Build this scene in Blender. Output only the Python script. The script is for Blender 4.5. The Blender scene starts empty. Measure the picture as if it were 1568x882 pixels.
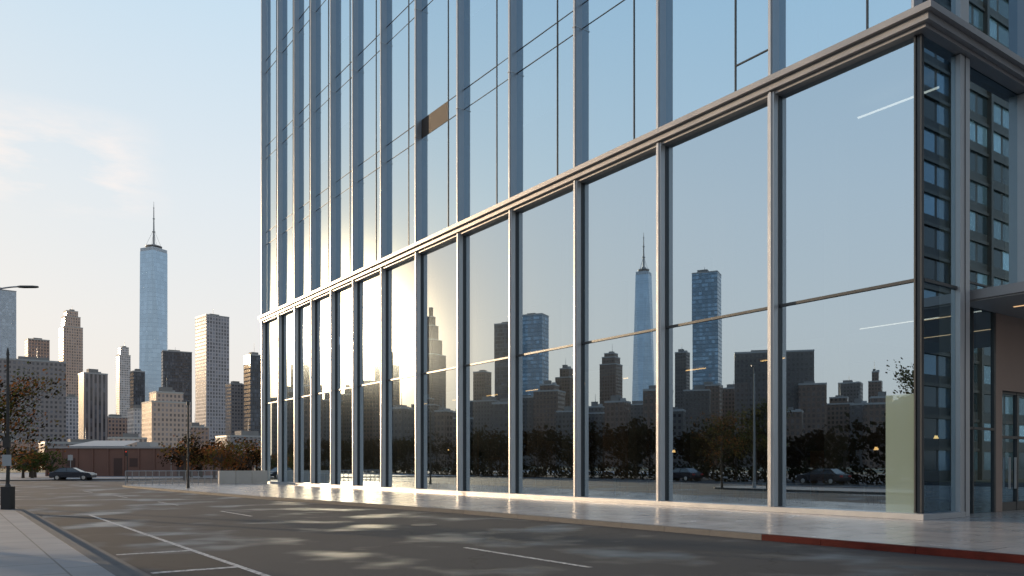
import bpy, math, random
from mathutils import Vector, Matrix
random.seed(7)
rad=math.radians
scene=bpy.context.scene
scene.view_settings.view_transform='Standard'
scene.view_settings.look='None'
scene.view_settings.exposure=0
# ---------------------------------------------------------------- frames
F=1232.0; CAMZ=1.73
UX,UY=-0.5764,0.8171      # along the facade, receding
VX,VY=0.8171,0.5764       # into the building
CX,CY=12.04,23.7          # facade corner
def W(x,y,z): return Vector((x,y,z))
def B(u,v,z): return Vector((CX+u*UX+v*VX, CY+u*UY+v*VY, z))
def MIR(x,y,z):           # city on the other side of the street (opposite the facade)
    rx,ry=x-CX,y-CY
    u=rx*UX+ry*UY; v=rx*VX+ry*VY
    return B(u,-v,z)
# ---------------------------------------------------------------- mesh builder
class MB:
    def __init__(s): s.v=[];s.f=[];s.m=[];s.uv=[];s.mats=[];s.sm=[]
    def mi(s,mat):
        if mat not in s.mats: s.mats.append(mat)
        return s.mats.index(mat)
    def face(s,pts,mat,center=None,smooth=False):
        pts=[Vector(p) for p in pts]
        n=Vector((0,0,0))
        for i in range(len(pts)):
            a=pts[i];b=pts[(i+1)%len(pts)]
            n+=Vector(((a.y-b.y)*(a.z+b.z),(a.z-b.z)*(a.x+b.x),(a.x-b.x)*(a.y+b.y)))
        if n.length<1e-12: return
        n.normalize()
        if center is not None:
            c=sum(pts,Vector((0,0,0)))/len(pts)
            if (c-center).dot(n)<0: pts.reverse(); n=-n
        if abs(n.z)>0.8: uv=[(p.x,p.y) for p in pts]
        else:
            h=Vector((0,0,1)).cross(n); h.normalize()
            d=[p.dot(h) for p in pts]; m=min(d)
            uv=[(a-m,p.z) for a,p in zip(d,pts)]
        k=len(s.v); s.v+= [tuple(p) for p in pts]
        s.f.append(list(range(k,k+len(pts)))); s.m.append(s.mi(mat)); s.uv+=uv; s.sm.append(smooth)
    def box(s,fr,a0,a1,b0,b1,z0,z1,mat,top=None,skip=''):
        p=[fr(a,b,z) for z in (z0,z1) for a,b in ((a0,b0),(a1,b0),(a1,b1),(a0,b1))]
        c=sum(p,Vector((0,0,0)))/8
        for q in ((0,1,5,4),(1,2,6,5),(2,3,7,6),(3,0,4,7)): s.face([p[i] for i in q],mat,c)
        if 't' not in skip: s.face([p[i] for i in (4,5,6,7)],top or mat,c)
        if 'b' not in skip: s.face([p[i] for i in (0,1,2,3)],mat,c)
    def tube(s,p0,p1,r0,r1,mat,n=8,cap=True):
        p0=Vector(p0);p1=Vector(p1);d=(p1-p0)
        if d.length<1e-6: return
        d.normalize()
        a=d.orthogonal().normalized();b=d.cross(a)
        A=[p0+(a*math.cos(t)+b*math.sin(t))*r0 for t in [2*math.pi*i/n for i in range(n)]]
        C=[p1+(a*math.cos(t)+b*math.sin(t))*r1 for t in [2*math.pi*i/n for i in range(n)]]
        cc=(p0+p1)/2
        for i in range(n):
            j=(i+1)%n; s.face([A[i],A[j],C[j],C[i]],mat,cc,True)
        if cap: s.face(C,mat,cc); s.face(A,mat,cc)
    def prism(s,fr,poly,z0,z1,mat,top=None):
        lo=[fr(x,y,z0) for x,y in poly]; hi=[fr(x,y,z1) for x,y in poly]
        c=sum(lo+hi,Vector((0,0,0)))/(2*len(poly))
        for i in range(len(poly)):
            j=(i+1)%len(poly)
            s.face([lo[i],lo[j],hi[j],hi[i]],mat,c)
        s.face(hi,top or mat,c)
    def obj(s,name,parent=None,bevel=0):
        me=bpy.data.meshes.new(name); me.from_pydata(s.v,[],s.f)
        for m in s.mats: me.materials.append(m)
        me.polygons.foreach_set('material_index',s.m)
        me.polygons.foreach_set('use_smooth',s.sm)
        l=me.uv_layers.new(name='UVMap')
        l.data.foreach_set('uv',[c for t in s.uv for c in t])
        me.update()
        o=bpy.data.objects.new(name,me); scene.collection.objects.link(o)
        if bevel:
            import bmesh
            bm=bmesh.new(); bm.from_mesh(me); bmesh.ops.remove_doubles(bm,verts=bm.verts,dist=1e-4); bm.to_mesh(me); bm.free()
            b=o.modifiers.new('bevel','BEVEL'); b.width=bevel; b.segments=2
        if parent: o.parent=parent
        return o
def empty(name):
    e=bpy.data.objects.new(name,None); e.empty_display_size=.5; scene.collection.objects.link(e); return e
# ---------------------------------------------------------------- materials
def new(name):
    m=bpy.data.materials.new(name); m.use_nodes=True
    nt=m.node_tree
    for n in list(nt.nodes): nt.nodes.remove(n)
    out=nt.nodes.new('ShaderNodeOutputMaterial')
    return m,nt,out
def N(nt,t,**k):
    n=nt.nodes.new(t)
    for a,b in k.items(): setattr(n,a,b)
    return n
def math_(nt,op,a,b=None,c=None):
    n=nt.nodes.new('ShaderNodeMath'); n.operation=op
    for i,x in enumerate((a,b,c)):
        if x is None: continue
        if isinstance(x,(int,float)): n.inputs[i].default_value=x
        else: nt.links.new(x,n.inputs[i])
    return n.outputs[0]
def mixc(nt,f,a,b,bt='MIX'):
    n=nt.nodes.new('ShaderNodeMix'); n.data_type='RGBA'; n.blend_type=bt
    for s,x in ((n.inputs['Factor'],f),(n.inputs[6],a),(n.inputs[7],b)):
        if isinstance(x,(int,float)): s.default_value=x
        elif isinstance(x,(tuple,list)): s.default_value=(*x[:3],1)
        else: nt.links.new(x,s)
    return n.outputs[2]
def noise(nt,scale,detail=4,coord=None,rough=.5):
    n=nt.nodes.new('ShaderNodeTexNoise'); n.inputs['Scale'].default_value=scale; n.inputs['Detail'].default_value=detail
    n.inputs['Roughness'].default_value=rough
    if coord is None:
        tc=nt.nodes.new('ShaderNodeNewGeometry'); coord=tc.outputs['Position']
    nt.links.new(coord,n.inputs['Vector']); return n.outputs['Fac']
def ramp(nt,fac,stops):
    r=nt.nodes.new('ShaderNodeValToRGB'); el=r.color_ramp.elements
    while len(el)<len(stops): el.new(.5)
    for e,(p,c) in zip(el,stops):
        e.position=p; e.color=(*c,1) if isinstance(c,tuple) else (c,c,c,1)
    nt.links.new(fac,r.inputs['Fac']); return r.outputs['Color']
def simple(name,col,rough=.6,metal=0,var=.15,vs=3,spec=.5,bump=0,bs=30,emit=None,es=0):
    m,nt,out=new(name)
    p=N(nt,'ShaderNodeBsdfPrincipled')
    f=noise(nt,vs,5)
    c=mixc(nt,f,tuple(x*(1-var) for x in col),tuple(min(1,x*(1+var)) for x in col))
    nt.links.new(c,p.inputs['Base Color'])
    rr=math_(nt,'MULTIPLY_ADD',f,.15,rough-.07); nt.links.new(rr,p.inputs['Roughness'])
    p.inputs['Metallic'].default_value=metal
    p.inputs['Specular IOR Level'].default_value=spec
    if bump:
        b=N(nt,'ShaderNodeBump'); b.inputs['Strength'].default_value=bump; b.inputs['Distance'].default_value=.02
        nt.links.new(noise(nt,bs,4),b.inputs['Height']); nt.links.new(b.outputs[0],p.inputs['Normal'])
    if emit:
        p.inputs['Emission Color'].default_value=(*emit,1); p.inputs['Emission Strength'].default_value=es
    nt.links.new(p.outputs[0],out.inputs[0]); return m
def winmat(name,wall,glass,wx,wz,mx,mz,grough=.15,gmetal=.0,var=.5,wrough=.7,wmetal=0,bump=.6):
    """storey/window grid in metres; mx,mz = wall share of each bay / storey"""
    m,nt,out=new(name)
    uv=N(nt,'ShaderNodeUVMap'); sp=N(nt,'ShaderNodeSeparateXYZ'); nt.links.new(uv.outputs[0],sp.inputs[0])
    a=math_(nt,'DIVIDE',sp.outputs[0],wx); b=math_(nt,'DIVIDE',sp.outputs[1],wz)
    fa=math_(nt,'FRACT',a); fb=math_(nt,'FRACT',b)
    ma=math_(nt,'GREATER_THAN',fa,mx) if mx>0 else 1.0
    mb=math_(nt,'GREATER_THAN',fb,mz) if mz>0 else 1.0
    mask=math_(nt,'MULTIPLY',ma,mb)
    cv=N(nt,'ShaderNodeCombineXYZ'); nt.links.new(math_(nt,'FLOOR',a),cv.inputs[0]); nt.links.new(math_(nt,'FLOOR',b),cv.inputs[1])
    wn=N(nt,'ShaderNodeTexWhiteNoise'); nt.links.new(cv.outputs[0],wn.inputs['Vector'])
    g=mixc(nt,math_(nt,'POWER',wn.outputs['Value'],2.0),tuple(x*(1-var) for x in glass),tuple(min(1,x*(1+var*1.5)) for x in glass))
    big=noise(nt,.02,3)
    w=mixc(nt,big,tuple(x*.8 for x in wall),tuple(min(1,x*1.2) for x in wall))
    p=N(nt,'ShaderNodeBsdfPrincipled')
    nt.links.new(mixc(nt,mask,w,g),p.inputs['Base Color'])
    nt.links.new(math_(nt,'MULTIPLY_ADD',mask,grough-wrough,wrough),p.inputs['Roughness'])
    nt.links.new(math_(nt,'MULTIPLY_ADD',mask,gmetal-wmetal,wmetal),p.inputs['Metallic'])
    if bump:
        bp=N(nt,'ShaderNodeBump'); bp.inputs['Strength'].default_value=bump; bp.inputs['Distance'].default_value=.3; bp.invert=True
        nt.links.new(mask,bp.inputs['Height']); nt.links.new(bp.outputs[0],p.inputs['Normal'])
    nt.links.new(p.outputs[0],out.inputs[0]); return m

def glassmat(name,tint,trans,base=.5,haze=.03,hr=.16,sheen=0,sheen_col=(.5,.6,.55)):
    m,nt,out=new(name)
    fr=N(nt,'ShaderNodeFresnel'); fr.inputs[0].default_value=1.5
    fac=math_(nt,'MULTIPLY_ADD',fr.outputs[0],1-base,base)
    t=N(nt,'ShaderNodeBsdfTransparent'); t.inputs[0].default_value=(*trans,1)
    g=N(nt,'ShaderNodeBsdfGlossy'); g.inputs['Color'].default_value=(*tint,1); g.inputs['Roughness'].default_value=0.0
    g2=N(nt,'ShaderNodeBsdfGlossy'); g2.inputs['Color'].default_value=(*tint,1); g2.inputs['Roughness'].default_value=hr
    mg=N(nt,'ShaderNodeMixShader'); mg.inputs[0].default_value=haze
    nt.links.new(g.outputs[0],mg.inputs[1]); nt.links.new(g2.outputs[0],mg.inputs[2])
    mx=N(nt,'ShaderNodeMixShader'); nt.links.new(fac,mx.inputs[0]); nt.links.new(t.outputs[0],mx.inputs[1]); nt.links.new(mg.outputs[0],mx.inputs[2])
    res=mx.outputs[0]
    if sheen:
        d=N(nt,'ShaderNodeBsdfDiffuse'); d.inputs[0].default_value=(*sheen_col,1)
        m2=N(nt,'ShaderNodeMixShader'); m2.inputs[0].default_value=sheen
        nt.links.new(res,m2.inputs[1]); nt.links.new(d.outputs[0],m2.inputs[2]); res=m2.outputs[0]
    nt.links.new(res,out.inputs[0]); return m

GL_LOW=glassmat('lobby_glass',(.71,.87,1.0),(.70,.70,.60),.63,.035,.13)
GL_UP=glassmat('curtain_wall_glass',(.67,.86,1.0),(.55,.65,.70),.74,.035,.16)
GL_SIDE=glassmat('side_glass',(.55,.76,.92),(.5,.6,.58),.5)
SKYREFL=glassmat('painted_sky_reflection_glass',(.68,.86,1.0),(.6,.68,.62),.5,.1,.25,.45,(.34,.44,.38))  # pale green diffuse mixed in: the return glass's sky reflection as colour
ALU=simple('anodised_aluminium',(.44,.45,.465),.36,.5,.08,2)
CORN=simple('cornice_aluminium',(.27,.27,.28),.42,.4,.12,1.2)
FIN=simple('fin_aluminium',(.30,.34,.39),.34,.55,.08,2)
DARKM=simple('dark_mullion',(.05,.055,.06),.4,.5,.1,2)
GREYP=simple('painted_steel',(.30,.31,.32),.5,.2,.1,2)
BLACK=simple('black_paint',(.015,.016,.018),.4,.0,.1,2)
CONC=simple('concrete',(.42,.41,.39),.8,0,.15,1.2,bump=.2)
ROOF=simple('roof_membrane',(.20,.195,.19),.9,0,.2,.2)
WOOD=simple('wood_panel',(.36,.18,.08),.5,0,.3,1.5)
WOOD2=simple('dark_wood_panel',(.12,.06,.03),.5,0,.3,1.5)
INTW=simple('interior_wall',(.26,.20,.14),.8,0,.1,1)
INTC=simple('interior_ceiling',(.35,.34,.32),.8,0,.05,1)
INTF=simple('interior_floor',(.08,.065,.05),.3,0,.2,2)
CURT=simple('curtain_fabric',(.74,.78,.80),.9,0,.06,1)
LAMP=simple('light_strip',(.9,.9,.9),.5,0,0,1,emit=(1,.96,.9),es=1.3)
WARML=simple('warm_lamp',(.9,.7,.4),.5,0,0,1,emit=(1,.62,.25),es=3)
WARMC=simple('soffit_lamp',(.9,.7,.4),.5,0,0,1,emit=(1,.6,.3),es=.9)
BROWNP=simple('bronze_spandrel',(.035,.027,.022),.75,0,.1,1)
STONE=simple('entrance_stone',(.28,.21,.18),.6,0,.12,1.5)

def asphalt(name,base=.05):
    m,nt,out=new(name); p=N(nt,'ShaderNodeBsdfPrincipled')
    n1=noise(nt,.22,6,rough=.6); n2=noise(nt,55,3); n3=noise(nt,.36,3)
    c=mixc(nt,ramp(nt,n1,[(.35,0.0),(.7,1.0)]),(base*.80,base*.86,base*1.0),(base*1.15,base*1.2,base*1.35))
    c=mixc(nt,ramp(nt,n2,[(.3,0.),(.8,.6)]),c,(base*2.0,base*2.05,base*2.2))
    v=N(nt,'ShaderNodeTexVoronoi',feature='DISTANCE_TO_EDGE'); v.inputs['Scale'].default_value=.16
    geo=N(nt,'ShaderNodeNewGeometry')
    wv=N(nt,'ShaderNodeVectorMath',operation='ADD'); 
    nn=N(nt,'ShaderNodeTexNoise'); nn.inputs['Scale'].default_value=.9; nn.inputs['Detail'].default_value=6
    nt.links.new(geo.outputs['Position'],nn.inputs['Vector'])
    sc=N(nt,'ShaderNodeVectorMath',operation='SCALE'); sc.inputs['Scale'].default_value=1.6
    nt.links.new(nn.outputs['Color'],sc.inputs[0]); nt.links.new(geo.outputs['Position'],wv.inputs[0]); nt.links.new(sc.outputs[0],wv.inputs[1])
    nt.links.new(wv.outputs[0],v.inputs['Vector'])
    crack=ramp(nt,v.outputs['Distance'],[(.0,1.),(.006,0.)])
    c=mixc(nt,math_(nt,'MULTIPLY',crack,.6),c,(.008,.008,.009))
    nt.links.new(c,p.inputs['Base Color'])
    # traffic-polished patches are smoother than the open-textured rest
    nt.links.new(ramp(nt,n3,[(.51,.80),(.60,.50),(.70,.30)]),p.inputs['Roughness'])
    nt.links.new(ramp(nt,n3,[(.51,.22),(.70,.5)]),p.inputs['Specular IOR Level'])
    b=N(nt,'ShaderNodeBump'); b.inputs['Strength'].default_value=.3; b.inputs['Distance'].default_value=.008
    nt.links.new(n2,b.inputs['Height']); nt.links.new(b.outputs[0],p.inputs['Normal'])
    nt.links.new(p.outputs[0],out.inputs[0]); return m
ASPH=asphalt('asphalt',.030); ASPH2=asphalt('asphalt_dark',.017)
def paving(name,c1,c2,joint,tw,tl,rough=.3,rot=0):
    m,nt,out=new(name); p=N(nt,'ShaderNodeBsdfPrincipled')
    geo=N(nt,'ShaderNodeNewGeometry'); mp=N(nt,'ShaderNodeMapping'); mp.inputs['Rotation'].default_value=(0,0,rot)
    nt.links.new(geo.outputs['Position'],mp.inputs[0])
    br=N(nt,'ShaderNodeTexBrick'); br.offset=0.5
    br.inputs['Color1'].default_value=(*c1,1); br.inputs['Color2'].default_value=(*c2,1); br.inputs['Mortar'].default_value=(*joint,1)
    br.inputs['Scale'].default_value=1; br.inputs['Mortar Size'].default_value=.016; br.inputs['Brick Width'].default_value=tl; br.inputs['Row Height'].default_value=tw
    nt.links.new(mp.outputs[0],br.inputs['Vector'])
    n1=noise(nt,.7,6); n2=noise(nt,1.2,5)
    c=mixc(nt,ramp(nt,n1,[(.35,.0),(.7,.4)]),br.outputs['Color'],tuple(x*.55 for x in c1))
    nt.links.new(c,p.inputs['Base Color'])
    nt.links.new(math_(nt,'MULTIPLY_ADD',n2,.25,rough-.12),p.inputs['Roughness'])
    b=N(nt,'ShaderNodeBump'); b.inputs['Strength'].default_value=.3; b.inputs['Distance'].default_value=.004; b.invert=True
    nt.links.new(br.outputs['Fac'],b.inputs['Height']); nt.links.new(b.outputs[0],p.inputs['Normal'])
    nt.links.new(p.outputs[0],out.inputs[0]); return m
ang=math.atan2(UY,UX)
PAVE=paving('granite_paving',(.44,.41,.39),(.36,.345,.33),(.10,.095,.09),1.2,1.6,.22,-ang)
PAVE2=paving('concrete_paving',(.24,.243,.25),(.21,.212,.217),(.08,.08,.08),1.5,1.5,.7,-ang)
KERB=simple('kerb_concrete',(.12,.118,.116),.8,0,.25,2.5,spec=.15,bump=.2)
KRED=simple('kerb_red_paint',(.055,.010,.009),.8,0,.5,4,spec=.12,bump=.2)
def worn(name,col):
    m,nt,out=new(name); p=N(nt,'ShaderNodeBsdfPrincipled'); p.inputs['Roughness'].default_value=.6
    f=ramp(nt,noise(nt,9,8,rough=.75),[(.40,0.),(.56,1.)])
    nt.links.new(mixc(nt,f,(.08,.08,.085),col),p.inputs['Base Color']); nt.links.new(p.outputs[0],out.inputs[0]); return m
PAINT=worn('road_paint',(.50,.50,.50))
GRASS=simple('dry_ground',(.09,.085,.05),.95,0,.4,.05)
BARK=simple('bark',(.06,.045,.035),.9,0,.3,8,bump=.4)
def leafm(name,col,tr=.3):
    m,nt,out=new(name)
    d=N(nt,'ShaderNodeBsdfDiffuse'); t=N(nt,'ShaderNodeBsdfTranslucent'); mx=N(nt,'ShaderNodeMixShader'); mx.inputs[0].default_value=tr
    c=mixc(nt,noise(nt,1.2,4),tuple(x*.55 for x in col),tuple(x*1.5 for x in col))
    nt.links.new(c,d.inputs[0]); nt.links.new(c,t.inputs[0]); nt.links.new(d.outputs[0],mx.inputs[1]); nt.links.new(t.outputs[0],mx.inputs[2])
    nt.links.new(mx.outputs[0],out.inputs[0]); return m
LG=leafm('leaf_green',(.045,.06,.02)); LO=leafm('leaf_olive',(.09,.075,.025)); LB=leafm('leaf_autumn',(.17,.075,.03)); LD=leafm('leaf_dark',(.012,.015,.007),.1)
LK=leafm('leaf_brown',(.022,.016,.009),.1)
# ---------------------------------------------------------------- camera
cam=bpy.data.cameras.new('camera'); co=bpy.data.objects.new('camera',cam); scene.collection.objects.link(co)
co.location=(0,0,CAMZ); co.rotation_euler=(rad(90),0,0)
cam.sensor_width=36; cam.lens=36*F/1568; cam.shift_y=(712-441)/1568; cam.clip_end=20000; cam.clip_start=.1
scene.camera=co
# ---------------------------------------------------------------- sky + sun
SAZ=-58.4; SEL=8.6
sd=Vector((math.sin(rad(SAZ))*math.cos(rad(SEL)),math.cos(rad(SAZ))*math.cos(rad(SEL)),math.sin(rad(SEL))))
w=bpy.data.worlds.new('World'); scene.world=w; w.use_nodes=True; nt=w.node_tree
for n in list(nt.nodes): nt.nodes.remove(n)
wo=N(nt,'ShaderNodeOutputWorld'); bg=N(nt,'ShaderNodeBackground'); sky=N(nt,'ShaderNodeTexSky'); sky.sky_type='NISHITA'
sky.sun_disc=False; sky.sun_elevation=rad(SEL); sky.sun_rotation=rad(SAZ%360); sky.air_density=1.0; sky.dust_density=.8; sky.ozone_density=2.5; sky.altitude=100
tc=N(nt,'ShaderNodeTexCoord'); 
sp=N(nt,'ShaderNodeSeparateXYZ'); nt.links.new(tc.outputs['Generated'],sp.inputs[0])
hz=ramp(nt,sp.outputs[2],[(0.0,(.98,.89,.80)),(.16,(.94,.93,.91)),(.30,(.85,.92,.97)),(.48,(.68,.86,1.0)),(1.,(.22,.42,.85))])
hv=N(nt,'ShaderNodeVectorMath',operation='SCALE'); hv.inputs['Scale'].default_value=6.4; nt.links.new(hz,hv.inputs[0])
hf=ramp(nt,sp.outputs[2],[(0.0,.97),(.2,.96),(.5,.90),(1.,.4)])
col=mixc(nt,hf,sky.outputs[0],hv.outputs[0])
mp=N(nt,'ShaderNodeMapping'); mp.inputs['Scale'].default_value=(1.5,1.5,5.5); mp.inputs['Location'].default_value=(.3,.2,.35)
nt.links.new(tc.outputs['Generated'],mp.inputs[0])
cn=noise(nt,4.2,8,mp.outputs[0],.6)
cm=ramp(nt,cn,[(.42,0.),(.60,1.)])
em=ramp(nt,sp.outputs[2],[(.255,0.),(.29,1.),(.33,1.),(.37,0.)])
xm=ramp(nt,math_(nt,'MULTIPLY',sp.outputs[0],-1.0),[(.37,0.),(.42,1.)])
ym=ramp(nt,sp.outputs[1],[(.55,0.),(.7,1.)])
cf=math_(nt,'MULTIPLY',math_(nt,'MULTIPLY',math_(nt,'MULTIPLY',cm,em),.85),math_(nt,'MULTIPLY',xm,ym))
col=mixc(nt,cf,col,(6.8,6.3,6.1))
dn=N(nt,'ShaderNodeVectorMath',operation='DOT_PRODUCT'); nt.links.new(tc.outputs['Generated'],dn.inputs[0]); dn.inputs[1].default_value=tuple(sd)
dt=math_(nt,'MAXIMUM',dn.outputs['Value'],0.0)
def lobe(k,c,prev):
    a=math_(nt,'POWER',dt,k); v=N(nt,'ShaderNodeVectorMath',operation='SCALE'); v.inputs[0].default_value=c; nt.links.new(a,v.inputs['Scale'])
    s=N(nt,'ShaderNodeVectorMath',operation='ADD'); nt.links.new(prev,s.inputs[0]); nt.links.new(v.outputs[0],s.inputs[1]); return s.outputs[0]
col=lobe(12,(.9,.2,-.5),col); col=lobe(90,(4.5,1.5,-.6),col); col=lobe(500,(190,120,58),col); col=lobe(7000,(3400,2600,1700),col)
nt.links.new(col,bg.inputs[0]); bg.inputs[1].default_value=.145
nt.links.new(bg.outputs[0],wo.inputs[0])
sl=bpy.data.lights.new('sun','SUN'); sl.energy=5; sl.angle=rad(.5); sl.color=(1,.73,.46)
so=bpy.data.objects.new('sun',sl); scene.collection.objects.link(so)
so.rotation_euler=(-sd).to_track_quat('-Z','Y').to_euler(); so.location=(-60,40,60)
# ---------------------------------------------------------------- ground / road / pavement
g=MB(); R=7000
g.face([W(-R,-R,-.012),W(R,-R,-.012),W(R,R,-.012),W(-R,R,-.012)],GRASS); g.obj('ground')
g=MB(); g.face([B(-120,-130,-.004),B(90,-130,-.004),B(90,60,-.004),B(-120,60,-.004)],ASPH)
g.obj('road')
g=MB(); g.face([B(-60,-20.85,0),B(19,-20.85,0),B(19,-19.45,0),B(-60,-19.45,0)],ASPH2); g.obj('parking_lane')
g=MB()
for i in range(28): g.face([B(-60+i*3,-21.3,0),B(-57.02+i*3,-21.3,0),B(-57.02+i*3,-20.86,0),B(-60+i*3,-20.86,0)],KERB)
g.obj('gutter')
kp=[(-90,-8.0),(-6.2,-8.0),(-2.1,-8.1),(2.4,-8.2),(11.8,-8.5),(18.9,-9.3),(28.5,-10.4),(36,-11.0),(44.3,-11.5),(56.3,-12.1),(58.5,-11.8),(60,-10.8),(60.8,-9),(61,-6),(61,40)]
def kerbed(poly_edge,back,name,pm,red=None,h=.13):
    g=MB(); wd=.18
    side=1
    a=Vector(poly_edge[0]);b=Vector(poly_edge[1]);t=(b-a).normalized();n=Vector((-t.y,t.x))
    if (Vector(back[0])-b).dot(n)<0: side=-1
    def off(i):
        a=Vector(poly_edge[max(i-1,0)]);b=Vector(poly_edge[min(i+1,len(poly_edge)-1)])
        t=(b-a).normalized(); n=Vector((-t.y,t.x))
        return Vector(poly_edge[i])+n*wd*side
    inn=[off(i) for i in range(len(poly_edge))]
    pts=[B(p[0],p[1],h) for p in inn]+[B(p[0],p[1],h) for p in back]
    g.face(pts,pm,Vector((0,0,-100)))
    k=MB()
    for i in range(len(poly_edge)-1):
        L=(Vector(poly_edge[i+1])-Vector(poly_edge[i])).length; ns=max(1,int(L/1.5))
        for j in range(ns):
            f0=j/ns;f1=(j+1)/ns-.006/L*1.5
            lerp=lambda A,Bq,f:(A[0]+(Bq[0]-A[0])*f,A[1]+(Bq[1]-A[1])*f)
            o0=lerp(poly_edge[i],poly_edge[i+1],f0);o1=lerp(poly_edge[i],poly_edge[i+1],f1)
            i0=lerp(inn[i],inn[i+1],f0);i1=lerp(inn[i],inn[i+1],f1)
            mt=KRED if (red and red[0]<o0[0]<red[1]) else KERB
            k.prism(B,[o0,o1,i1,i0],-.003,h+.004,mt)
    s=g.obj(name); kk=k.obj(name+'_kerb')
kerbed(kp,[(-90,40)],'pavement',PAVE,red=(-30,-1.0))
kerbed([(-90,-21.3),(24.5,-21.3),(26.6,-21.9),(27.8,-23.2),(28,-25),(28,-27.5)],[(-90,-27.5)],'sidewalk',PAVE2)
kerbed([(90,-120),(90,60)],[(180,60),(180,-120)],'far_pavement',PAVE2)
mk=MB()
def strip(u0,u1,v,wd=.11,z=.004): mk.face([B(u0,v-wd/2,z),B(u1,v-wd/2,z),B(u1,v+wd/2,z),B(u0,v+wd/2,z)],PAINT)
strip(-40,19,-19.4)
for u in (18.9,4.6,1.4,-5): 
    mk.face([B(u-.09,-20.8,.004),B(u+.09,-20.8,.004),B(u+.09,-19.46,.004),B(u-.09,-19.46,.004)],PAINT)
for a,b in ((-2.1,1.9),(14.8,18.5),(24,28),(34,38),(44,48),(-14,-10)): strip(a,b,-14.6-max(0,a)*.03,.12)
mk.obj('road_markings')
mh=MB(); 
mh.prism(B,[(8+.38*math.cos(t*math.pi/12),-12.2+.38*math.sin(t*math.pi/12)) for t in range(24)],-.002,.003,simple('cast_iron',(.05,.05,.05),.5,.6,.2,8)); mh.obj('manhole_cover')
# ---------------------------------------------------------------- the glass building
bld=empty('glass_office_building')
UB=[0,5.01,10.32,15.48,20.57,25.57,30.4,35.1,39.5,43.4,47.3,50.9,54.8,59.1]
H=75.0; ZB=14.7; ZM=7.2; G0=.135
gl=MB(); gu=MB(); mull=MB(); col=MB(); fin=MB(); corn=MB(); dark=MB()
def pane(mb,u0,u1,z0,z1,mat,v=0,t=.003,fr=B,side=False):
    a,b,c=[random.uniform(-t,t) for _ in range(3)]
    if not side: pts=[B(u0,v+a,z0),B(u1,v+b,z0),B(u1,v+b+c,z1),B(u0,v+a+c,z1)]; cen=B((u0+u1)/2,5,(z0+z1)/2)
    else: pts=[B(v+a,u0,z0),B(v+b,u1,z0),B(v+b+c,u1,z1),B(v+a+c,u0,z1)]; cen=B(5,(u0+u1)/2,(z0+z1)/2)
    mb.face(pts,mat,cen)
z=21.4
lines=[]
while z<H: lines+= [z,z+1.1]; z+=7.7
for i in range(len(UB)-1):
    a,b=UB[i],UB[i+1]
    if i==0:   # corner bay: strip's pale diffuse colour paints in the side glass's sky reflection
        pane(gl,1.08,b,G0+.15,ZM,GL_LOW,0,.002); pane(gl,a,b,ZM,ZB,GL_LOW,0,.002)
        pane(gl,.09,1.08,G0+.15,3.85,SKYREFL,0,.0005); pane(gl,.09,1.08,3.85,ZM,GL_LOW,0,.0005)
    else:
        pane(gl,a,b,G0+.15,ZM,GL_LOW,0,.002); pane(gl,a,b,ZM,ZB,GL_LOW,0,.002)
    dark.box(B,a+.12,b-.12,-.07,.05,ZM-.045,ZM+.045,DARKM)
    for q in (a+.13,b-.13):
        dark.box(B,q-.025,q+.025,-.10,.06,G0+.18,ZB-.3,DARKM)
    s=a+(b-a)*.335
    zs=[ZB]+lines+[H]
    for k in range(len(zs)-1):
        z0,z1=zs[k],zs[k+1]
        spand=(k%2==1)
        for (p,q,tag) in ((a,s,0),(s,b,1)):
            if spand and i==5 and k==1 and tag==1:
                gu.face([B(p,-.02,z0),B(q,-.02,z0),B(q,-.02,z1),B(p,-.02,z1)],BROWNP,B(p,5,z0)); continue
            pane(gu,p,q,z0,z1,GL_UP,0,.0045)
        if k>0: mull.box(B,a+.1,b-.1,-.02,.03,z0-.015,z0+.015,DARKM)
    mull.box(B,s-.022,s+.022,-.035,.035,ZB+.2,H,DARKM)
    if i==1: mull.box(B,a+.1,s-.035,-.03,.03,16.2,16.25,DARKM)
for i,u in enumerate(UB):
    if i>0:
        col.box(B,u-.13,u+.13,-.34,.12,G0+.17,ZB-.2,ALU)
        col.box(B,u-.045,u+.045,-.40,-.342,G0+.17,ZB-.2,ALU)
    fin.box(B,u-.09 if i else -.03,u+.09,-.36,.05,ZB+.28,H,FIN)
    fin.box(B,u-.05 if i else -.02,u+.05,-.42,-.362,ZB+.28,H,ALU)
    for zz in lines[::2]: fin.box(B,u-.105 if i else -.05,u+.105,-.435,.0,zz-.02,zz+.01,ALU)
for (v0,z0,z1,o) in ((-.62,ZB+.06,ZB+.26,.62),(-.46,ZB-.16,ZB+.058,.46),(-.30,ZB-.28,ZB-.162,.30)):
    corn.box(B,-o,59.4,v0,.10,z0,z1,CORN)
    corn.box(B,-o,.10,.102,20,z0,z1,CORN)
corn.box(B,-.30,59.4,-.42,.14,G0,G0+.165,ALU); corn.box(B,-.30,.14,.142,2.05,G0,G0+.165,ALU)
dark.box(B,-.05,.09,-.05,.09,G0+.17,ZB-.3,DARKM)
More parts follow.
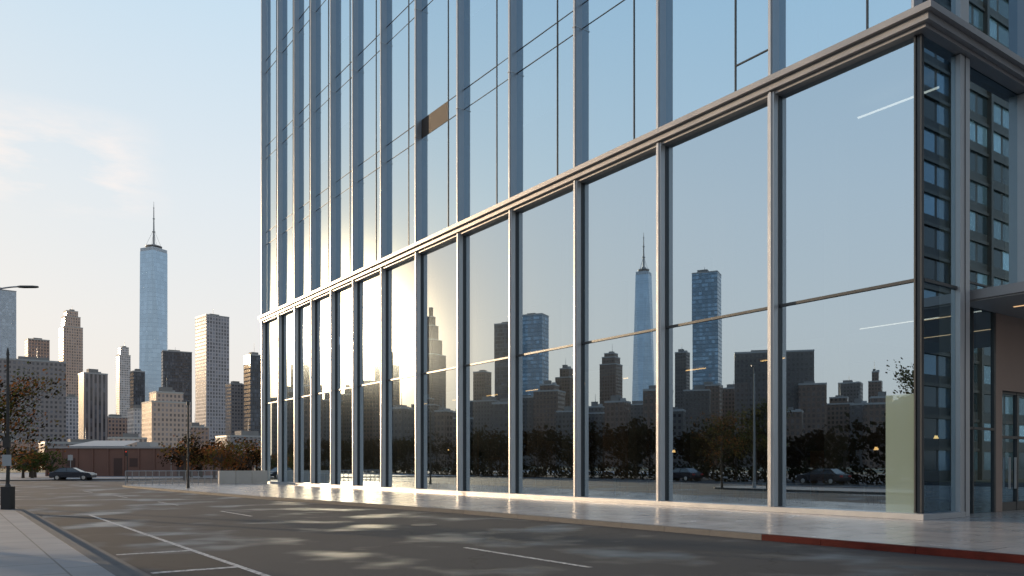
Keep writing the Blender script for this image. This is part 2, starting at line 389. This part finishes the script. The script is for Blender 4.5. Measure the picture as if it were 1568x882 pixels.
# ---- side
pane(gl,.1,2.05,G0+.17,ZM,GL_SIDE,0,.002,side=True); pane(gl,.1,2.05,ZM,ZB,GL_SIDE,0,.002,side=True)
dark.box(B,-.06,.05,.10,2.05,ZM-.045,ZM+.045,DARKM)
col.box(B,-.14,.5,2.06,2.66,G0,ZB-.31,ALU)
dark.box(B,-.155,-.141,2.34,2.37,G0,ZB-.31,DARKM)
fin.box(B,-.14,.5,2.06,2.6,ZB+.29,H,ALU)
vs=[2.67,6.75,10,13.1,16.6,20]
for i in range(5):
    a,b=vs[i],vs[i+1]
    pane(gu,a+.0,b,7.3,ZB,GL_SIDE,.12,.004,side=True)
    zs=[ZB]+lines+[H]
    for k in range(len(zs)-1):
        pane(gu,a,b,zs[k],zs[k+1],GL_SIDE,.12,.005,side=True)
        mull.box(B,.07,.15,a,b,zs[k]-.03,zs[k]+.03,DARKM)
    mull.box(B,.08,.15,a,b-.2,7.52,7.58,DARKM)
    fin.box(B,-.15,.5,b-.22,b+.22,7.32,ZB-.31,ALU); fin.box(B,-.15,.4,b-.2,b+.2,ZB+.29,H,FIN)
zs=[ZB]+lines+[H]
for k in range(len(zs)-1):
    pane(gu,.1,2.06,zs[k],zs[k+1],GL_SIDE,0,.004,side=True)
pane(gl,2.67,5.6,G0,7.0,GL_SIDE,.5,.002,side=True)
dark.box(B,.44,.56,5.60,5.72,G0,7.0,DARKM); dark.box(B,.44,.56,4.1,4.16,G0,7.0,DARKM); dark.box(B,.44,.56,2.76,5.6,2.9,2.98,DARKM)
ent=MB()
ent.box(B,.45,1.1,5.73,6.2,G0,7.0,STONE); ent.box(B,.45,1.1,6.2,9.0,4.3,7.0,STONE); ent.box(B,.45,1.1,9.0,20,G0,7.0,STONE)
for q in (6.2,7.55,8.9): ent.box(B,.55,.68,q,q+.1,G0,4.3,DARKM)
ent.box(B,.55,.68,6.2,9.0,2.65,2.75,DARKM); ent.box(B,.56,.67,6.3,8.9,4.2,4.3,DARKM); ent.box(B,.56,.67,6.3,8.9,G0,G0+.3,DARKM)
for q in (6.9,7.35): ent.box(B,.50,.56,q,q+.04,.9,2.0,ALU)
ent.obj('entrance_doorway',bld)
pane(gl,6.2,9.0,G0,4.3,GL_SIDE,.62,.001,side=True)
can=MB()
can.box(B,-7,.11,3.0,14,6.95,7.25,CORN); can.box(B,-6.9,.44,3.1,13.9,6.90,6.948,GREYP)
for i in range(2): can.box(B,-5.5,-.4,5+i*4,5.08+i*4,6.885,6.899,WARMC)
can.obj('entrance_canopy',bld)
body=MB()
body.box(B,.12,59.0,29.6,30,0,H,GREYP); body.box(B,58.9,59.35,.12,29.6,0,H,GREYP); body.box(B,.12,.5,20,29.6,0,H,GREYP)
body.box(B,0,59.3,.1,30,H,H+.6,GREYP,top=ROOF)
body.obj('rear_walls_and_roof',bld)
inn=MB()
inn.box(B,.6,58.8,.2,24,G0-.02,G0+.01,INTF); 
inn.box(B,.4,58.8,.15,24,ZB-.25,ZB+.1,INTC)
inn.box(B,.6,58.8,15,15.3,G0+.01,ZB-.25,WOOD2)
inn.box(B,7,58.8,9,15,7.0,7.5,INTC)
for u in UB[1:]: inn.box(B,u-.3,u+.3,3.2,3.8,G0,ZB-.25,INTW)
for i in range(46):
    u=random.uniform(1,58); ww=random.uniform(.5,2.2); v=random.uniform(4,14); hh=random.uniform(2.2,6.9)
    inn.box(B,u,u+ww,v,v+.25,G0+.012,hh,random.choice([WOOD,WOOD2,INTW,WOOD]))
for k,zz in enumerate(lines[::2]): inn.box(B,.4,58.8,.25,18,zz+.3,zz+.75,INTC)
inn.box(B,.6,58.8,12,12.3,ZB+.1,H,INTW)
for k in range(1,12): inn.box(B,UB[k]-.08,UB[k]+.08,.7,12,ZB+.1,H,INTW)
inn.obj('interior_walls_and_floors',bld)
cu=MB()
def curtain(u0,u1,z0,z1,v=.22):
    n=max(6,int((u1-u0)/.09)); P=[]
    for i in range(n+1):
        u=u0+(u1-u0)*i/n; P.append((u,v+.035*math.sin(i*1.9)+random.uniform(-.01,.01)))
    for i in range(n): cu.face([B(*P[i],z0),B(*P[i+1],z0),B(*P[i+1],z1),B(*P[i],z1)],CURT,B(0,5,z0))
curtain(1.8,4.8,15.2,21.2)
for i in range(1,13):
    for k in range(6):
        if random.random()<.28:
            a=UB[i];b=UB[i+1]; z0=15.2+k*7.7; s=a+(b-a)*.335
            if random.random()<.5: curtain(a+.2,s-.1,z0,z0+6.0)
            else: curtain(s+.1,b-.2,z0+random.choice([0,2,3.5]),z0+6.0)
cu.obj('curtains',bld)
lt=MB()
lt.box(B,.8,3.8,2.9,2.98,14.0,14.04,LAMP)
lt.box(B,.6,5.0,5,5.05,6.9,6.925,LAMP)
for i in range(8): lt.box(B,12+i*5,13.4+i*5,10,10.06,6.93,6.97,WARML)
for i in range(16):
    p=B(random.uniform(2,57),random.uniform(4,12),random.uniform(2.0,3.0))
    lt.tube(p,p+Vector((0,0,.12)),.10,.05,WARML,8)
lt.obj('ceiling_lights',bld)
fu=MB()
for i in range(22):
    u=1.5+i*2.55+random.uniform(-.3,.3); v=random.choice([2.2,4.6,6.5]); 
    fu.box(B,u-.6,u+.6,v-.4,v+.4,.86,.90,WOOD)
    fu.box(B,u-.05,u+.05,v-.05,v+.05,G0,.86,DARKM)
    for s in (-1,1):
        c=u+s*.95; fu.box(B,c-.22,c+.22,v-.22,v+.22,.58,.63,BLACK); fu.box(B,c+s*.2-.02,c+s*.2+.02,v-.22,v+.22,.63,1.05,BLACK)
        for dx in (-.19,.19):
            for dy in (-.19,.19): fu.box(B,c+dx-.015,c+dx+.015,v+dy-.015,v+dy+.015,G0,.58,BLACK)
fu.box(B,.5,58,1.2,1.24,1.05,1.10,ALU)
for i in range(29): fu.box(B,.5+i*2,.54+i*2,1.2,1.24,G0,1.05,ALU)
fu.obj('lobby_furniture',bld)
gl.obj('lobby_glazing',bld); gu.obj('upper_glazing',bld); mull.obj('mullions',bld); col.obj('columns',bld); fin.obj('facade_fins',bld); corn.obj('cornice_and_sill',bld); dark.obj('glazing_frames',bld)
# ---------------------------------------------------------------- city
M_brown=winmat('brown_brick_facade',(.37,.25,.20),(.11,.10,.11),3.2,3.8,.45,.42)  # skyline wall colours lightened to stand in for distance haze
M_tan=winmat('tan_stone_facade',(.50,.38,.31),(.18,.165,.17),3.0,3.8,.5,.45)
M_grey=winmat('grey_brick_facade',(.23,.21,.21),(.09,.095,.115),3.0,3.6,.5,.5)
M_dark=winmat('dark_curtain_facade',(.07,.078,.092),(.055,.068,.09),2.0,4.0,.2,.25,.2,.1)
M_darkv=winmat('ribbed_dark_facade',(.25,.225,.225),(.07,.075,.09),3.4,3.8,.5,0)
M_light=winmat('pale_slab_facade',(.60,.56,.54),(.24,.25,.28),2.6,3.6,.35,.4)
M_lights=winmat('ribbed_pale_facade',(.42,.40,.42),(.13,.14,.17),3.2,3.9,.42,.35)
M_blue=winmat('blue_glass_facade',(.32,.42,.53),(.36,.49,.62),8.0,8.4,.03,.08,.2,.45,.06,.4,.45,bump=0)
M_teal=winmat('teal_glass_facade',(.12,.19,.26),(.14,.23,.33),3.0,4.0,.10,.30,.10,.6,.3,.4,.4,bump=0)
M_glassy=winmat('pale_glass_facade',(.45,.5,.55),(.28,.34,.41),3.0,3.8,.2,.3,.15,.4,.15,bump=.2)
N_brown=winmat('dark_brick_facade',(.14,.095,.075),(.045,.04,.045),3.2,3.8,.45,.42)
N_grey=winmat('dark_grey_facade',(.10,.092,.09),(.04,.04,.048),3.0,3.6,.5,.5)  # darker version of the grey brick facade
def P_(name,frame,x0,x1,Y,tiers,theta=42,ratio=1.0,mat=M_brown,extra=True):
    """one city building: footprint from its bearing and distance, tiers=[(scale,height)]"""
    g=MB(); xc=(x0+x1)/2; t=(xc-784)/F; Wd=(x1-x0)/F*Y
    th=rad(theta); c,s=math.cos(th),math.sin(th)
    w=Wd/(abs(c-t*s)+abs(-s-t*c)*ratio); d=w*ratio
    ox,oy=t*Y,Y
    def fr(a,b,z): return frame(ox+a*c-b*s, oy+a*s+b*c, z)
    zp=0
    for sc,ytop in tiers:
        zt=CAMZ+(712-ytop)/F*Y
        g.box(fr,-w/2*sc,w/2*sc,-d/2*sc,d/2*sc,zp,zt,mat,top=ROOF,skip='b')
        pw=w/2*sc; pd=d/2*sc; e=.35
        for (a0,a1,b0,b1) in ((-pw-.15,pw+.15,-pd-.15,-pd+e),(-pw-.15,pw+.15,pd-e,pd+.15),(-pw-.15,-pw+e,-pd+e,pd-e),(pw-e,pw+.15,-pd+e,pd-e)):
            g.box(fr,a0,a1,b0,b1,zt-.2,zt+1.0,CONC if mat in(M_tan,M_light,M_brown) else GREYP)
        zp=zt
        last=sc
    if extra:
        k=last*.5; q=random.uniform(-.15,.15)*w*last; hh=random.uniform(2.5,5)
        g.box(fr,q-w/2*k,q+w/2*k*.6,-d/2*k,d/2*k*.7,zp,zp+hh,ROOF)
        q2=-q+w*last*.25
        g.box(fr,q2-1.5,q2+1.5,-2,1.5,zp,zp+hh*.6,GREYP)
        if random.random()<.5:
            p=fr(q,0,zp+hh); g.tube(p,p+Vector((0,0,random.uniform(4,10))),.25,.1,GREYP,5)
    return g.obj(name)
def wtc(name,frame,x0,x1,Y,ytop,yspire,theta=20,mat=M_blue):
    g=MB(); xc=(x0+x1)/2; ox=(xc-784)/F*Y; Wd=(x1-x0)/F*Y
    th=rad(theta); c,s=math.cos(th),math.sin(th)
    def fr(a,b,z): return frame(ox+a*c-b*s, Y+a*s+b*c, z)
    zt=CAMZ+(712-ytop)/F*Y; zs=CAMZ+(712-yspire)/F*Y
    a=Wd/1.22/2; zb=zt*.12
    g.box(fr,-a,a,-a,a,0,zb,mat,skip='b')
    base=[(-a,-a),(a,-a),(a,a),(-a,a)]; r=a*1.0
    top=[(0,-r),(r,0),(0,r),(-r,0)]
    cen=fr(0,0,zt/2)
    for i in range(4):
        j=(i+1)%4
        g.face([fr(*base[i],zb),fr(*base[j],zb),fr(*top[i],zt)],mat,cen)
        g.face([fr(*base[j],zb),fr(*top[j],zt),fr(*top[i],zt)],mat,cen)
    g.face([fr(*p,zt) for p in top],ROOF,fr(0,0,0))
    g.prism(fr,[(p[0]*.98,p[1]*.98) for p in top],zt,zt*1.016,M_glassy,ROOF)
    R_=a*.62; zz=zt*1.016
    for k in range(2): g.tube(fr(0,0,zz+k*4),fr(0,0,zz+1.6+k*4),R_,R_,GREYP,20)
    g.tube(fr(0,0,zz),fr(0,0,zz+10),3.5,3.2,GREYP,10)
    L=zs-zz; 
    for k,(f0,f1,r0,r1) in enumerate(((0,.3,2.2,1.8),(.3,.6,1.6,1.2),(.6,.85,1.1,.8),(.85,1,.6,.25))):
        g.tube(fr(0,0,zz+8+(L-8)*f0),fr(0,0,zz+8+(L-8)*f1),r0,r1,GREYP,8)
        g.tube(fr(0,0,zz+8+(L-8)*f0),fr(0,0,zz+8+(L-8)*f0+1.5),r0*1.9,r0*1.9,GREYP,8)
    for k in range(4):
        an=k*math.pi/2+.4; g.tube(fr(R_*math.cos(an),R_*math.sin(an),zz+4),fr(0,0,zz+L*.42),.25,.2,GREYP,4)
    return g.obj(name)
wtc('spire_skyscraper',W,212,259,1580,387,309)
P_('pale_glass_tower',W,-25,25,900,[(1,447)],38,.8,M_glassy)
P_('brown_brick_building',W,38,76,1000,[(1,522)],40,.9,M_brown)
P_('grey_brick_building',W,-20,101,620,[(1,556)],33,.7,M_grey)
P_('art_deco_tower',W,90,127,1100,[(1,503),(.8,487),(.6,478)],42,1,M_tan)
P_('ribbed_office_building',W,120,165,700,[(1,574)],42,.9,M_darkv)
P_('slender_stone_tower',W,178,200,1300,[(1,545),(.75,533)],42,1,M_light)
P_('dark_office_building',W,199,222,900,[(1,570)],42,1,M_dark)
P_('dark_slab_tower',W,247,294,1000,[(1,540)],30,.5,M_dark)
P_('ribbed_pale_tower',W,299,351,900,[(1,487)],44,1.1,M_lights)
P_('dark_glass_tower',W,373,409,800,[(1,546)],40,1,M_dark)
P_('brick_mid_rise',W,217,292,640,[(1,618),(.7,603)],40,.9,M_tan,)
P_('brick_mid_rise',W,150,200,800,[(1,640)],40,.9,M_brown)
P_('brick_mid_rise',W,195,245,760,[(1,628)],40,.9,M_light)
P_('brick_mid_rise',W,345,378,820,[(1,590)],40,.9,M_grey)
P_('brick_mid_rise',W,95,125,860,[(1,610)],40,.9,M_lights)
P_('brick_mid_rise',W,280,320,700,[(1,655)],40,.9,M_brown)
P_('brick_mid_rise',W,330,420,560,[(1,670)],40,.9,M_grey)
P_('brick_mid_rise',W,165,225,540,[(1,672)],40,.6,M_tan)
P_('brick_mid_rise',W,60,175,470,[(1,680)],40,.5,M_grey)
P_('brick_mid_rise',W,-60,60,430,[(1,676)],40,.5,M_brown)
wtc('spire_skyscraper',MIR,968,1002,1500,422,356)
P_('teal_glass_tower',MIR,1060,1105,800,[(1,421)],-25,.8,M_teal)
P_('teal_glass_tower',MIR,800,840,800,[(1,484)],-25,.8,M_teal)
P_('dark_glass_tower',MIR,757,800,850,[(1,498)],-25,.8,M_dark)
P_('dark_slab_tower',MIR,1122,1245,600,[(1,543)],-15,.5,N_grey)
P_('stepped_spire_tower',MIR,638,684,1300,[(1,545),(.75,522),(.5,500),(.3,486),(.14,472)],-30,1,N_brown,False)
P_('art_deco_tower',MIR,918,953,900,[(1,560),(.8,549),(.6,543)],-30,1,N_brown)
P_('brick_tower',MIR,850,884,900,[(1,580),(.6,566)],-30,1,N_brown)
P_('brick_tower',MIR,1033,1056,900,[(1,541)],-30,1,N_grey)
P_('brick_tower',MIR,724,752,900,[(1,571)],-30,1,N_brown)
P_('brick_tower',MIR,575,612,900,[(1,560),(.5,540)],-30,1,N_brown)
P_('brick_tower',MIR,1330,1352,900,[(1,585),(.5,570)],-30,1,N_brown)
P_('brick_tower',MIR,445,475,900,[(1,560)],-30,1,N_brown)
P_('brick_tower',MIR,1284,1322,800,[(1,588)],-30,1,N_grey)
x=415
while x<1460:
    wd=random.uniform(28,60); Y=random.uniform(450,760)
    yt=random.uniform(588,632) if x<1240 else random.uniform(605,640)
    P_('brick_mid_rise',MIR,x,x+wd,Y,[(1,yt)] if random.random()<.6 else [(1,yt+10),(.6,yt)],random.uniform(-35,-15),random.uniform(.6,1),random.choice([N_brown,N_grey,N_brown,N_grey]))
    x+=wd*random.uniform(.6,.9)
ap=MB()
AZ=rad(78); ax,ay=math.sin(AZ)*85,math.cos(AZ)*85
M_apt=winmat('apartment_glass_facade',(.03,.04,.052),(.09,.17,.25),3.1,3.4,.16,.34,.12,.4,.8,.5,.1)
def AP(a,b,z): 
    return Vector((ax+a*UX+b*VX, ay+a*UY+b*VY, z))
ap.box(AP,-14,14,-34,40,0,90,M_apt,top=ROOF)
for b in range(9): ap.box(AP,14.01,14.5,-34+b*9.1,-33.5+b*9.1,0,90,DARKM)
for k in range(26): ap.box(AP,14.01,14.25,-33.1,38.8,3.4*(k+1)-.1,3.4*(k+1)+.25,DARKM)
ap.obj('apartment_tower')
# ---------------------------------------------------------------- low buildings at the end of the street
WH=simple('warehouse_brick',(.15,.08,.062),.85,0,.25,.4,bump=.2)
WHD=simple('dark_brick_recess',(.06,.035,.03),.85,0,.25,.6)
wh=MB()
def gx(px,Y): return (px-784)/F*Y
Y=115
wh.box(W,gx(70,Y),gx(286,Y),Y,Y+30,0,4.1,WH,top=ROOF)
wh.box(W,gx(70,Y)-.2,gx(286,Y)+.2,Y-.2,Y+30,4.1,4.35,CORN,top=ROOF)
for i in range(9):
    a=gx(78,Y)+i*2.25
    if i in (1,4,5,8): wh.box(W,a,a+1.2,Y-.06,Y-.01,1.5 if i%4 else .1,2.7,WHD)
for i in range(10): wh.box(W,gx(70,Y)+i*2.2,gx(70,Y)+i*2.2+.25,Y-.12,Y-.005,0,4.09,WH)
wh.box(W,gx(180,Y),gx(200,Y),Y+6,Y+9,4.36,5.2,GREYP)
wh.obj('brick_warehouse')
wb=MB(); Y=165
wb.box(W,gx(104,Y),gx(190,Y),Y,Y+18,0,5.6,simple('pale_blue_cladding',(.38,.48,.56),.6,0,.1,.5),top=ROOF)
wb.face([W(gx(104,Y),Y-.3,5.6),W(gx(190,Y),Y-.3,5.6),W(gx(184,Y),Y+9,7.0),W(gx(110,Y),Y+9,7.0)],CONC)
for i in range(6): wb.box(W,gx(108,Y)+i*1.9,gx(108,Y)+i*1.9+1.1,Y-.05,Y-.01,3.6,4.9,BLACK)
wb.obj('pale_shed')
cw=MB()
def seg(p,q,th,z0,z1,mat,mb):
    p=Vector(p);q=Vector(q);t=(q-p).normalized();n=Vector((-t.y,t.x))*th/2
    mb.prism(W,[tuple(p-n),tuple(q-n),tuple(q+n),tuple(p+n)],z0,z1,mat)
a=Vector((gx(335,67),67));b=Vector((gx(409,70),70))
for i in range(3):
    f0=i/3;f1=(i+1)/3-.01; seg(a.lerp(b,f0),a.lerp(b,f1),.3,.13,1.25,CONC,cw)
cw.obj('concrete_wall')
ra=MB(); a=Vector((gx(192,64),64));b=Vector((gx(333,67),67)); n=14
for i in range(n+1):
    p=a.lerp(b,i/n); ra.tube((p.x,p.y,0),(p.x,p.y,1.25),.035,.03,GREYP,6)
ra.tube((a.x,a.y,1.25),(b.x,b.y,1.25),.035,.035,GREYP,6); ra.tube((a.x,a.y,.3),(b.x,b.y,.3),.02,.02,GREYP,6)
for i in range(n*6):
    p=a.lerp(b,i/(n*6)); ra.tube((p.x,p.y,.3),(p.x,p.y,1.25),.009,.009,GREYP,4,False)
ra.obj('railing')
# ---------------------------------------------------------------- trees
def leaves(mb,c,r,n,size,mats,clumps=14,spread=.35):
    c=Vector(c); cs=[]
    for _ in range(clumps):
        while True:
            d=Vector((random.uniform(-1,1),random.uniform(-1,1),random.uniform(-1,1)))
            if d.length<1: break
        cs.append((Vector((d.x*r[0],d.y*r[1],d.z*r[2])),random.choice(mats),random.uniform(.5,1.2)))
    for _ in range(n):
        o,m,s=random.choice(cs)
        p=c+o+Vector((random.gauss(0,r[0]*spread*s*.5),random.gauss(0,r[1]*spread*s*.5),random.gauss(0,r[2]*spread*s*.5)))
        q=Vector((random.gauss(0,1),random.gauss(0,1),random.gauss(0,1))).normalized()
        a=q.orthogonal().normalized(); b=q.cross(a); k=size*random.uniform(.6,1.4)
        mb.face([p-a*k,p-b*k*.6,p+a*k,p+b*k*.6],m if random.random()<.8 else random.choice(mats))
def tree(name,x,y,h,cr,n,size,mats,base=0.13,trunk=.14,low=.35,seed=1):
    g=MB(); random.seed(seed)
    p=Vector((x,y,base)); top=h*.9
    pts=[p]; k=6
    for i in range(1,k+1): pts.append(Vector((x+random.uniform(-.06,.06)*h*.4*i/k,y+random.uniform(-.06,.06)*h*.4*i/k,base+top*i/k)))
    for i in range(k): g.tube(pts[i],pts[i+1],trunk*(1-i/k*.85),trunk*(1-(i+1)/k*.85),BARK,8,False)
    tips=[]
    for i in range(16):
        f=random.uniform(low,.9); b0=pts[int(f*k)].lerp(pts[min(k,int(f*k)+1)],f*k-int(f*k))
        an=random.uniform(0,6.28); L=cr*random.uniform(.6,1.0)*(1.15-abs(f-.55))
        e=b0+Vector((math.cos(an)*L,math.sin(an)*L,L*random.uniform(.2,.8)))
        m=b0.lerp(e,.5)+Vector((0,0,-L*.08)); r=trunk*.35*(1.1-f)
        g.tube(b0,m,r+.012,r*.6+.008,BARK,5,False); g.tube(m,e,r*.6+.008,.006,BARK,5,False); tips.append(e); tips.append(m)
        for j in range(3):
            e2=m+Vector((random.uniform(-1,1),random.uniform(-1,1),random.uniform(-.2,1)))*L*.45; g.tube(m,e2,r*.4+.006,.004,BARK,4,False); tips.append(e2)
    per=max(1,n//len(tips))
    for t in tips: leaves(g,t,(cr*.28,cr*.28,cr*.2),per,size,mats,3,.9)
    return g.obj(name)
tree('street_tree',-20.2,32.2,5.7,1.9,3000,.06,[LO,LG,LB,LK],trunk=.085,seed=5,low=.3)
p=B(13.4,-26.4,0); tree('street_tree',p.x,p.y,8.8,2.3,2600,.09,[LG,LK,LG],trunk=.13,seed=6,low=.5)
p=B(34,-36,0); tree('street_tree',p.x,p.y,8,2.8,3000,.1,[LG,LO,LD],base=0,trunk=.17,seed=8)
def treerow(name,pts,mats,n=700,size=.22):
    g=MB()
    for (x,y,h,r) in pts:
        g.tube((x,y,0),(x,y,h*.6),.2,.08,BARK,6,False)
        for j in range(5):
            an=random.uniform(0,6.28); g.tube((x,y,h*.4),(x+math.cos(an)*r*.7,y+math.sin(an)*r*.7,h*random.uniform(.6,.85)),.07,.02,BARK,4,False)
        leaves(g,(x,y,h*.62),(r,r,h*.34),n,size,[random.choice(mats),random.choice(mats)],12,.45)
    return g.obj(name)
random.seed(21)
pts=[]
for i in range(15):
    Y=random.uniform(82,125); px=random.uniform(278,408); pts.append((gx(px,Y),Y,random.uniform(3.6,5.2),random.uniform(1.8,3)))
treerow('autumn_trees',pts,[LB,LO,LB,LK],600,.14)
pts=[(gx(px,100),100+random.uniform(-4,6),random.uniform(3.2,4.0),random.uniform(1.4,2.2)) for px in (-25,5,22,38,52,66,78)]
treerow('roadside_trees',pts,[LO,LG,LB],700,.13)
pts=[(gx(px,Y),Y,random.uniform(5,7),random.uniform(3,5)) for px,Y in [(random.uniform(-20,420),random.uniform(190,260)) for _ in range(30)]]
treerow('distant_trees',pts,[LB,LO,LD],260,.4)
pts=[]
for i in range(90):
    u=-25+i*2.5+random.uniform(-1,1); p=B(u,-54+random.uniform(-5,5),0); pts.append((p.x,p.y,random.uniform(5.5,7.5)*(1 if u<60 else 1.15),random.uniform(2.4,3.6)))
treerow('tree_row',pts,[LD,LK,LD,LK],420,.28)
hd=MB()
for i in range(110):
    u=-30+i*2.0; p=B(u,-43.4,.9); leaves(hd,p,(1.6,1.3,1.0),170,.2,[LD,LK],6,.8)
hd.obj('darkening_hedge')  # added out of view to darken the low reflection in the lobby glass
# ---------------------------------------------------------------- street furniture
lp=MB(); x,y=gx(-34,30),30
lp.tube((x,y,.13),(x,y,.6),.14,.11,GREYP,12); lp.tube((x,y,.6),(x,y,8.1),.09,.05,GREYP,12)
prev=Vector((x,y,8.1))
for i in range(1,9):
    t=i/8; q=Vector((x+1.55*t,y,8.1+.28*math.sin(t*1.5))); lp.tube(prev,q,.03,.028,GREYP,8); prev=q
lp.prism(lambda a,b,z:Vector((prev.x+a,y+b,z)),[(-.05,-.05),(.1,-.12),(.55,-.11),(.7,-.04),(.7,.04),(.55,.11),(.1,.12),(-.05,.05)],prev.z-.035,prev.z+.02,DARKM)
lp.obj('street_lamp')
pl=MB(); x,y=gx(12,29),29
pl.box(lambda a,b,z:Vector((x+a,y+b,z)),-.17,.17,-.15,.15,.13,.95,BLACK); pl.tube((x,y,.95),(x,y,5.7),.055,.045,BLACK,10)
pl.tube((x,y,.9),(x,y,1.05),.12,.07,BLACK,10); pl.tube((x,y,5.7),(x,y,5.95),.06,.02,BLACK,10)
pl.box(lambda a,b,z:Vector((x+a,y+b,z)),-.10,.14,-.14,-.05,2.35,2.75,BLACK); pl.box(lambda a,b,z:Vector((x+a,y+b,z)),-.16,.16,-.07,-.05,1.7,2.1,simple('sign_face',(.3,.32,.34),.5))
pl.obj('signal_pole')
l2=MB(); x,y=gx(288,56),56
l2.tube((x,y,.13),(x,y,.5),.12,.09,BLACK,10); l2.tube((x,y,.5),(x,y,5.9),.075,.06,BLACK,10); l2.tube((x,y,5.9),(x,y,6.15),.1,.1,BLACK,10); l2.tube((x,y,6.15),(x,y,6.2),.16,.05,BLACK,10)
l2.obj('lamp_post')
ts=MB(); x,y=gx(195,80),80
ts.tube((x,y,0),(x,y,3.2),.05,.04,BLACK,8); ts.box(lambda a,b,z:Vector((x+a,y+b,z)),-.12,.12,-.25,-.05,2.6,3.2,BLACK)
RL=simple('red_signal',(.5,.04,.03),.5,0,0,1,emit=(1,.08,.03),es=.4)
ts.tube((x,y-.26,3.05),(x,y-.28,3.05),.07,.07,RL,10)
ts.obj('traffic_signal')
for px in (108,262):
    t2=MB(); x=gx(px,98); y=98; t2.tube((x,y,0),(x,y,3),.04,.04,GREYP,6); t2.box(lambda a,b,z:Vector((x+a,y+b,z)),-.3,.3,-.06,-.04,2.3,2.95,GREYP); t2.obj('street_sign')
# ---------------------------------------------------------------- cars
TYRE=simple('tyre',(.02,.02,.02),.8); RIM=simple('rim',(.5,.5,.5),.3,.9); CGL=simple('car_glass',(.02,.025,.03),.05,0,0,1,spec=1); TL=simple('tail_light',(.4,.02,.02),.3); HL=simple('head_light',(.8,.8,.78),.2)
def car(x,y,rot,colr):
    paint=simple('car_paint',colr,.25,.3,.02,1)
    e=empty('parked_car'); e.location=(x,y,0); e.rotation_euler=(0,0,rot)
    prof=[(-2.2,.35),(-2.25,.62),(-2.15,.92),(-1.55,1.0),(1.0,.98),(1.95,.86),(2.22,.62),(2.2,.32)]
    g=MB(); hw=.88
    L=[Vector((a,-hw*(.93 if abs(a)>2 else 1),z)) for a,z in prof]; Rr=[Vector((p.x,-p.y,p.z)) for p in L]; c=Vector((0,0,.6))
    g.face(L,paint,c); g.face(Rr,paint,c)
    for i in range(len(prof)): j=(i+1)%len(prof); g.face([L[i],L[j],Rr[j],Rr[i]],paint,c)
    g.obj('body',e,bevel=.06)
    cb=[(-1.75,.98,.80),(-1.15,1.38,.62),(.15,1.42,.62),(1.05,.97,.80)]
    g=MB(); A=[Vector((a,-w_,z)) for a,z,w_ in cb]; C=[Vector((a,w_,z)) for a,z,w_ in cb]; c=Vector((-.3,0,1.1))
    g.face(A,CGL,c); g.face(C,CGL,c); g.face([A[0],A[1],C[1],C[0]],CGL,c); g.face([A[2],A[3],C[3],C[2]],CGL,c); g.face([A[1],A[2],C[2],C[1]],paint,c)
    g.obj('cabin_glass',e)
    g=MB()
    for s in (0,1):
        S=A if s==0 else C
        for i in range(3): g.tube(S[i],S[i+1],.035,.035,paint,5)
        m0=S[0].lerp(S[3],.5); m1=S[1].lerp(S[2],.5); g.tube(m0,m1,.035,.03,paint,5)
    g.obj('pillars',e)
    for k,(a,b) in enumerate(((-1.35,-.8),(-1.35,.8),(1.4,-.8),(1.4,.8))):
        g=MB(); s=1 if b>0 else -1; g.tube((a,b-.1*s,.33),(a,b+.1*s,.33),.33,.33,TYRE,20); g.tube((a,b+.1*s,.33),(a,b+.115*s,.33),.2,.18,RIM,12); g.obj('wheel_%d'%(k+1),e)
    g=MB()
    for b in (-.62,.62):
        g.box(W,2.12,2.235,b-.18,b+.18,.62,.76,HL); g.box(W,-2.26,-2.18,b-.18,b+.18,.68,.84,TL)
    g.obj('lights',e)
car(gx(112,90),90,rad(8),(.05,.055,.07))
for i,u in enumerate((4,17,30,47)):
    p=B(u,-40.5+random.uniform(-.5,.5),0); car(p.x,p.y,ang+random.choice([0,math.pi]),random.choice([(.03,.03,.035),(.06,.06,.07),(.02,.02,.03)]))
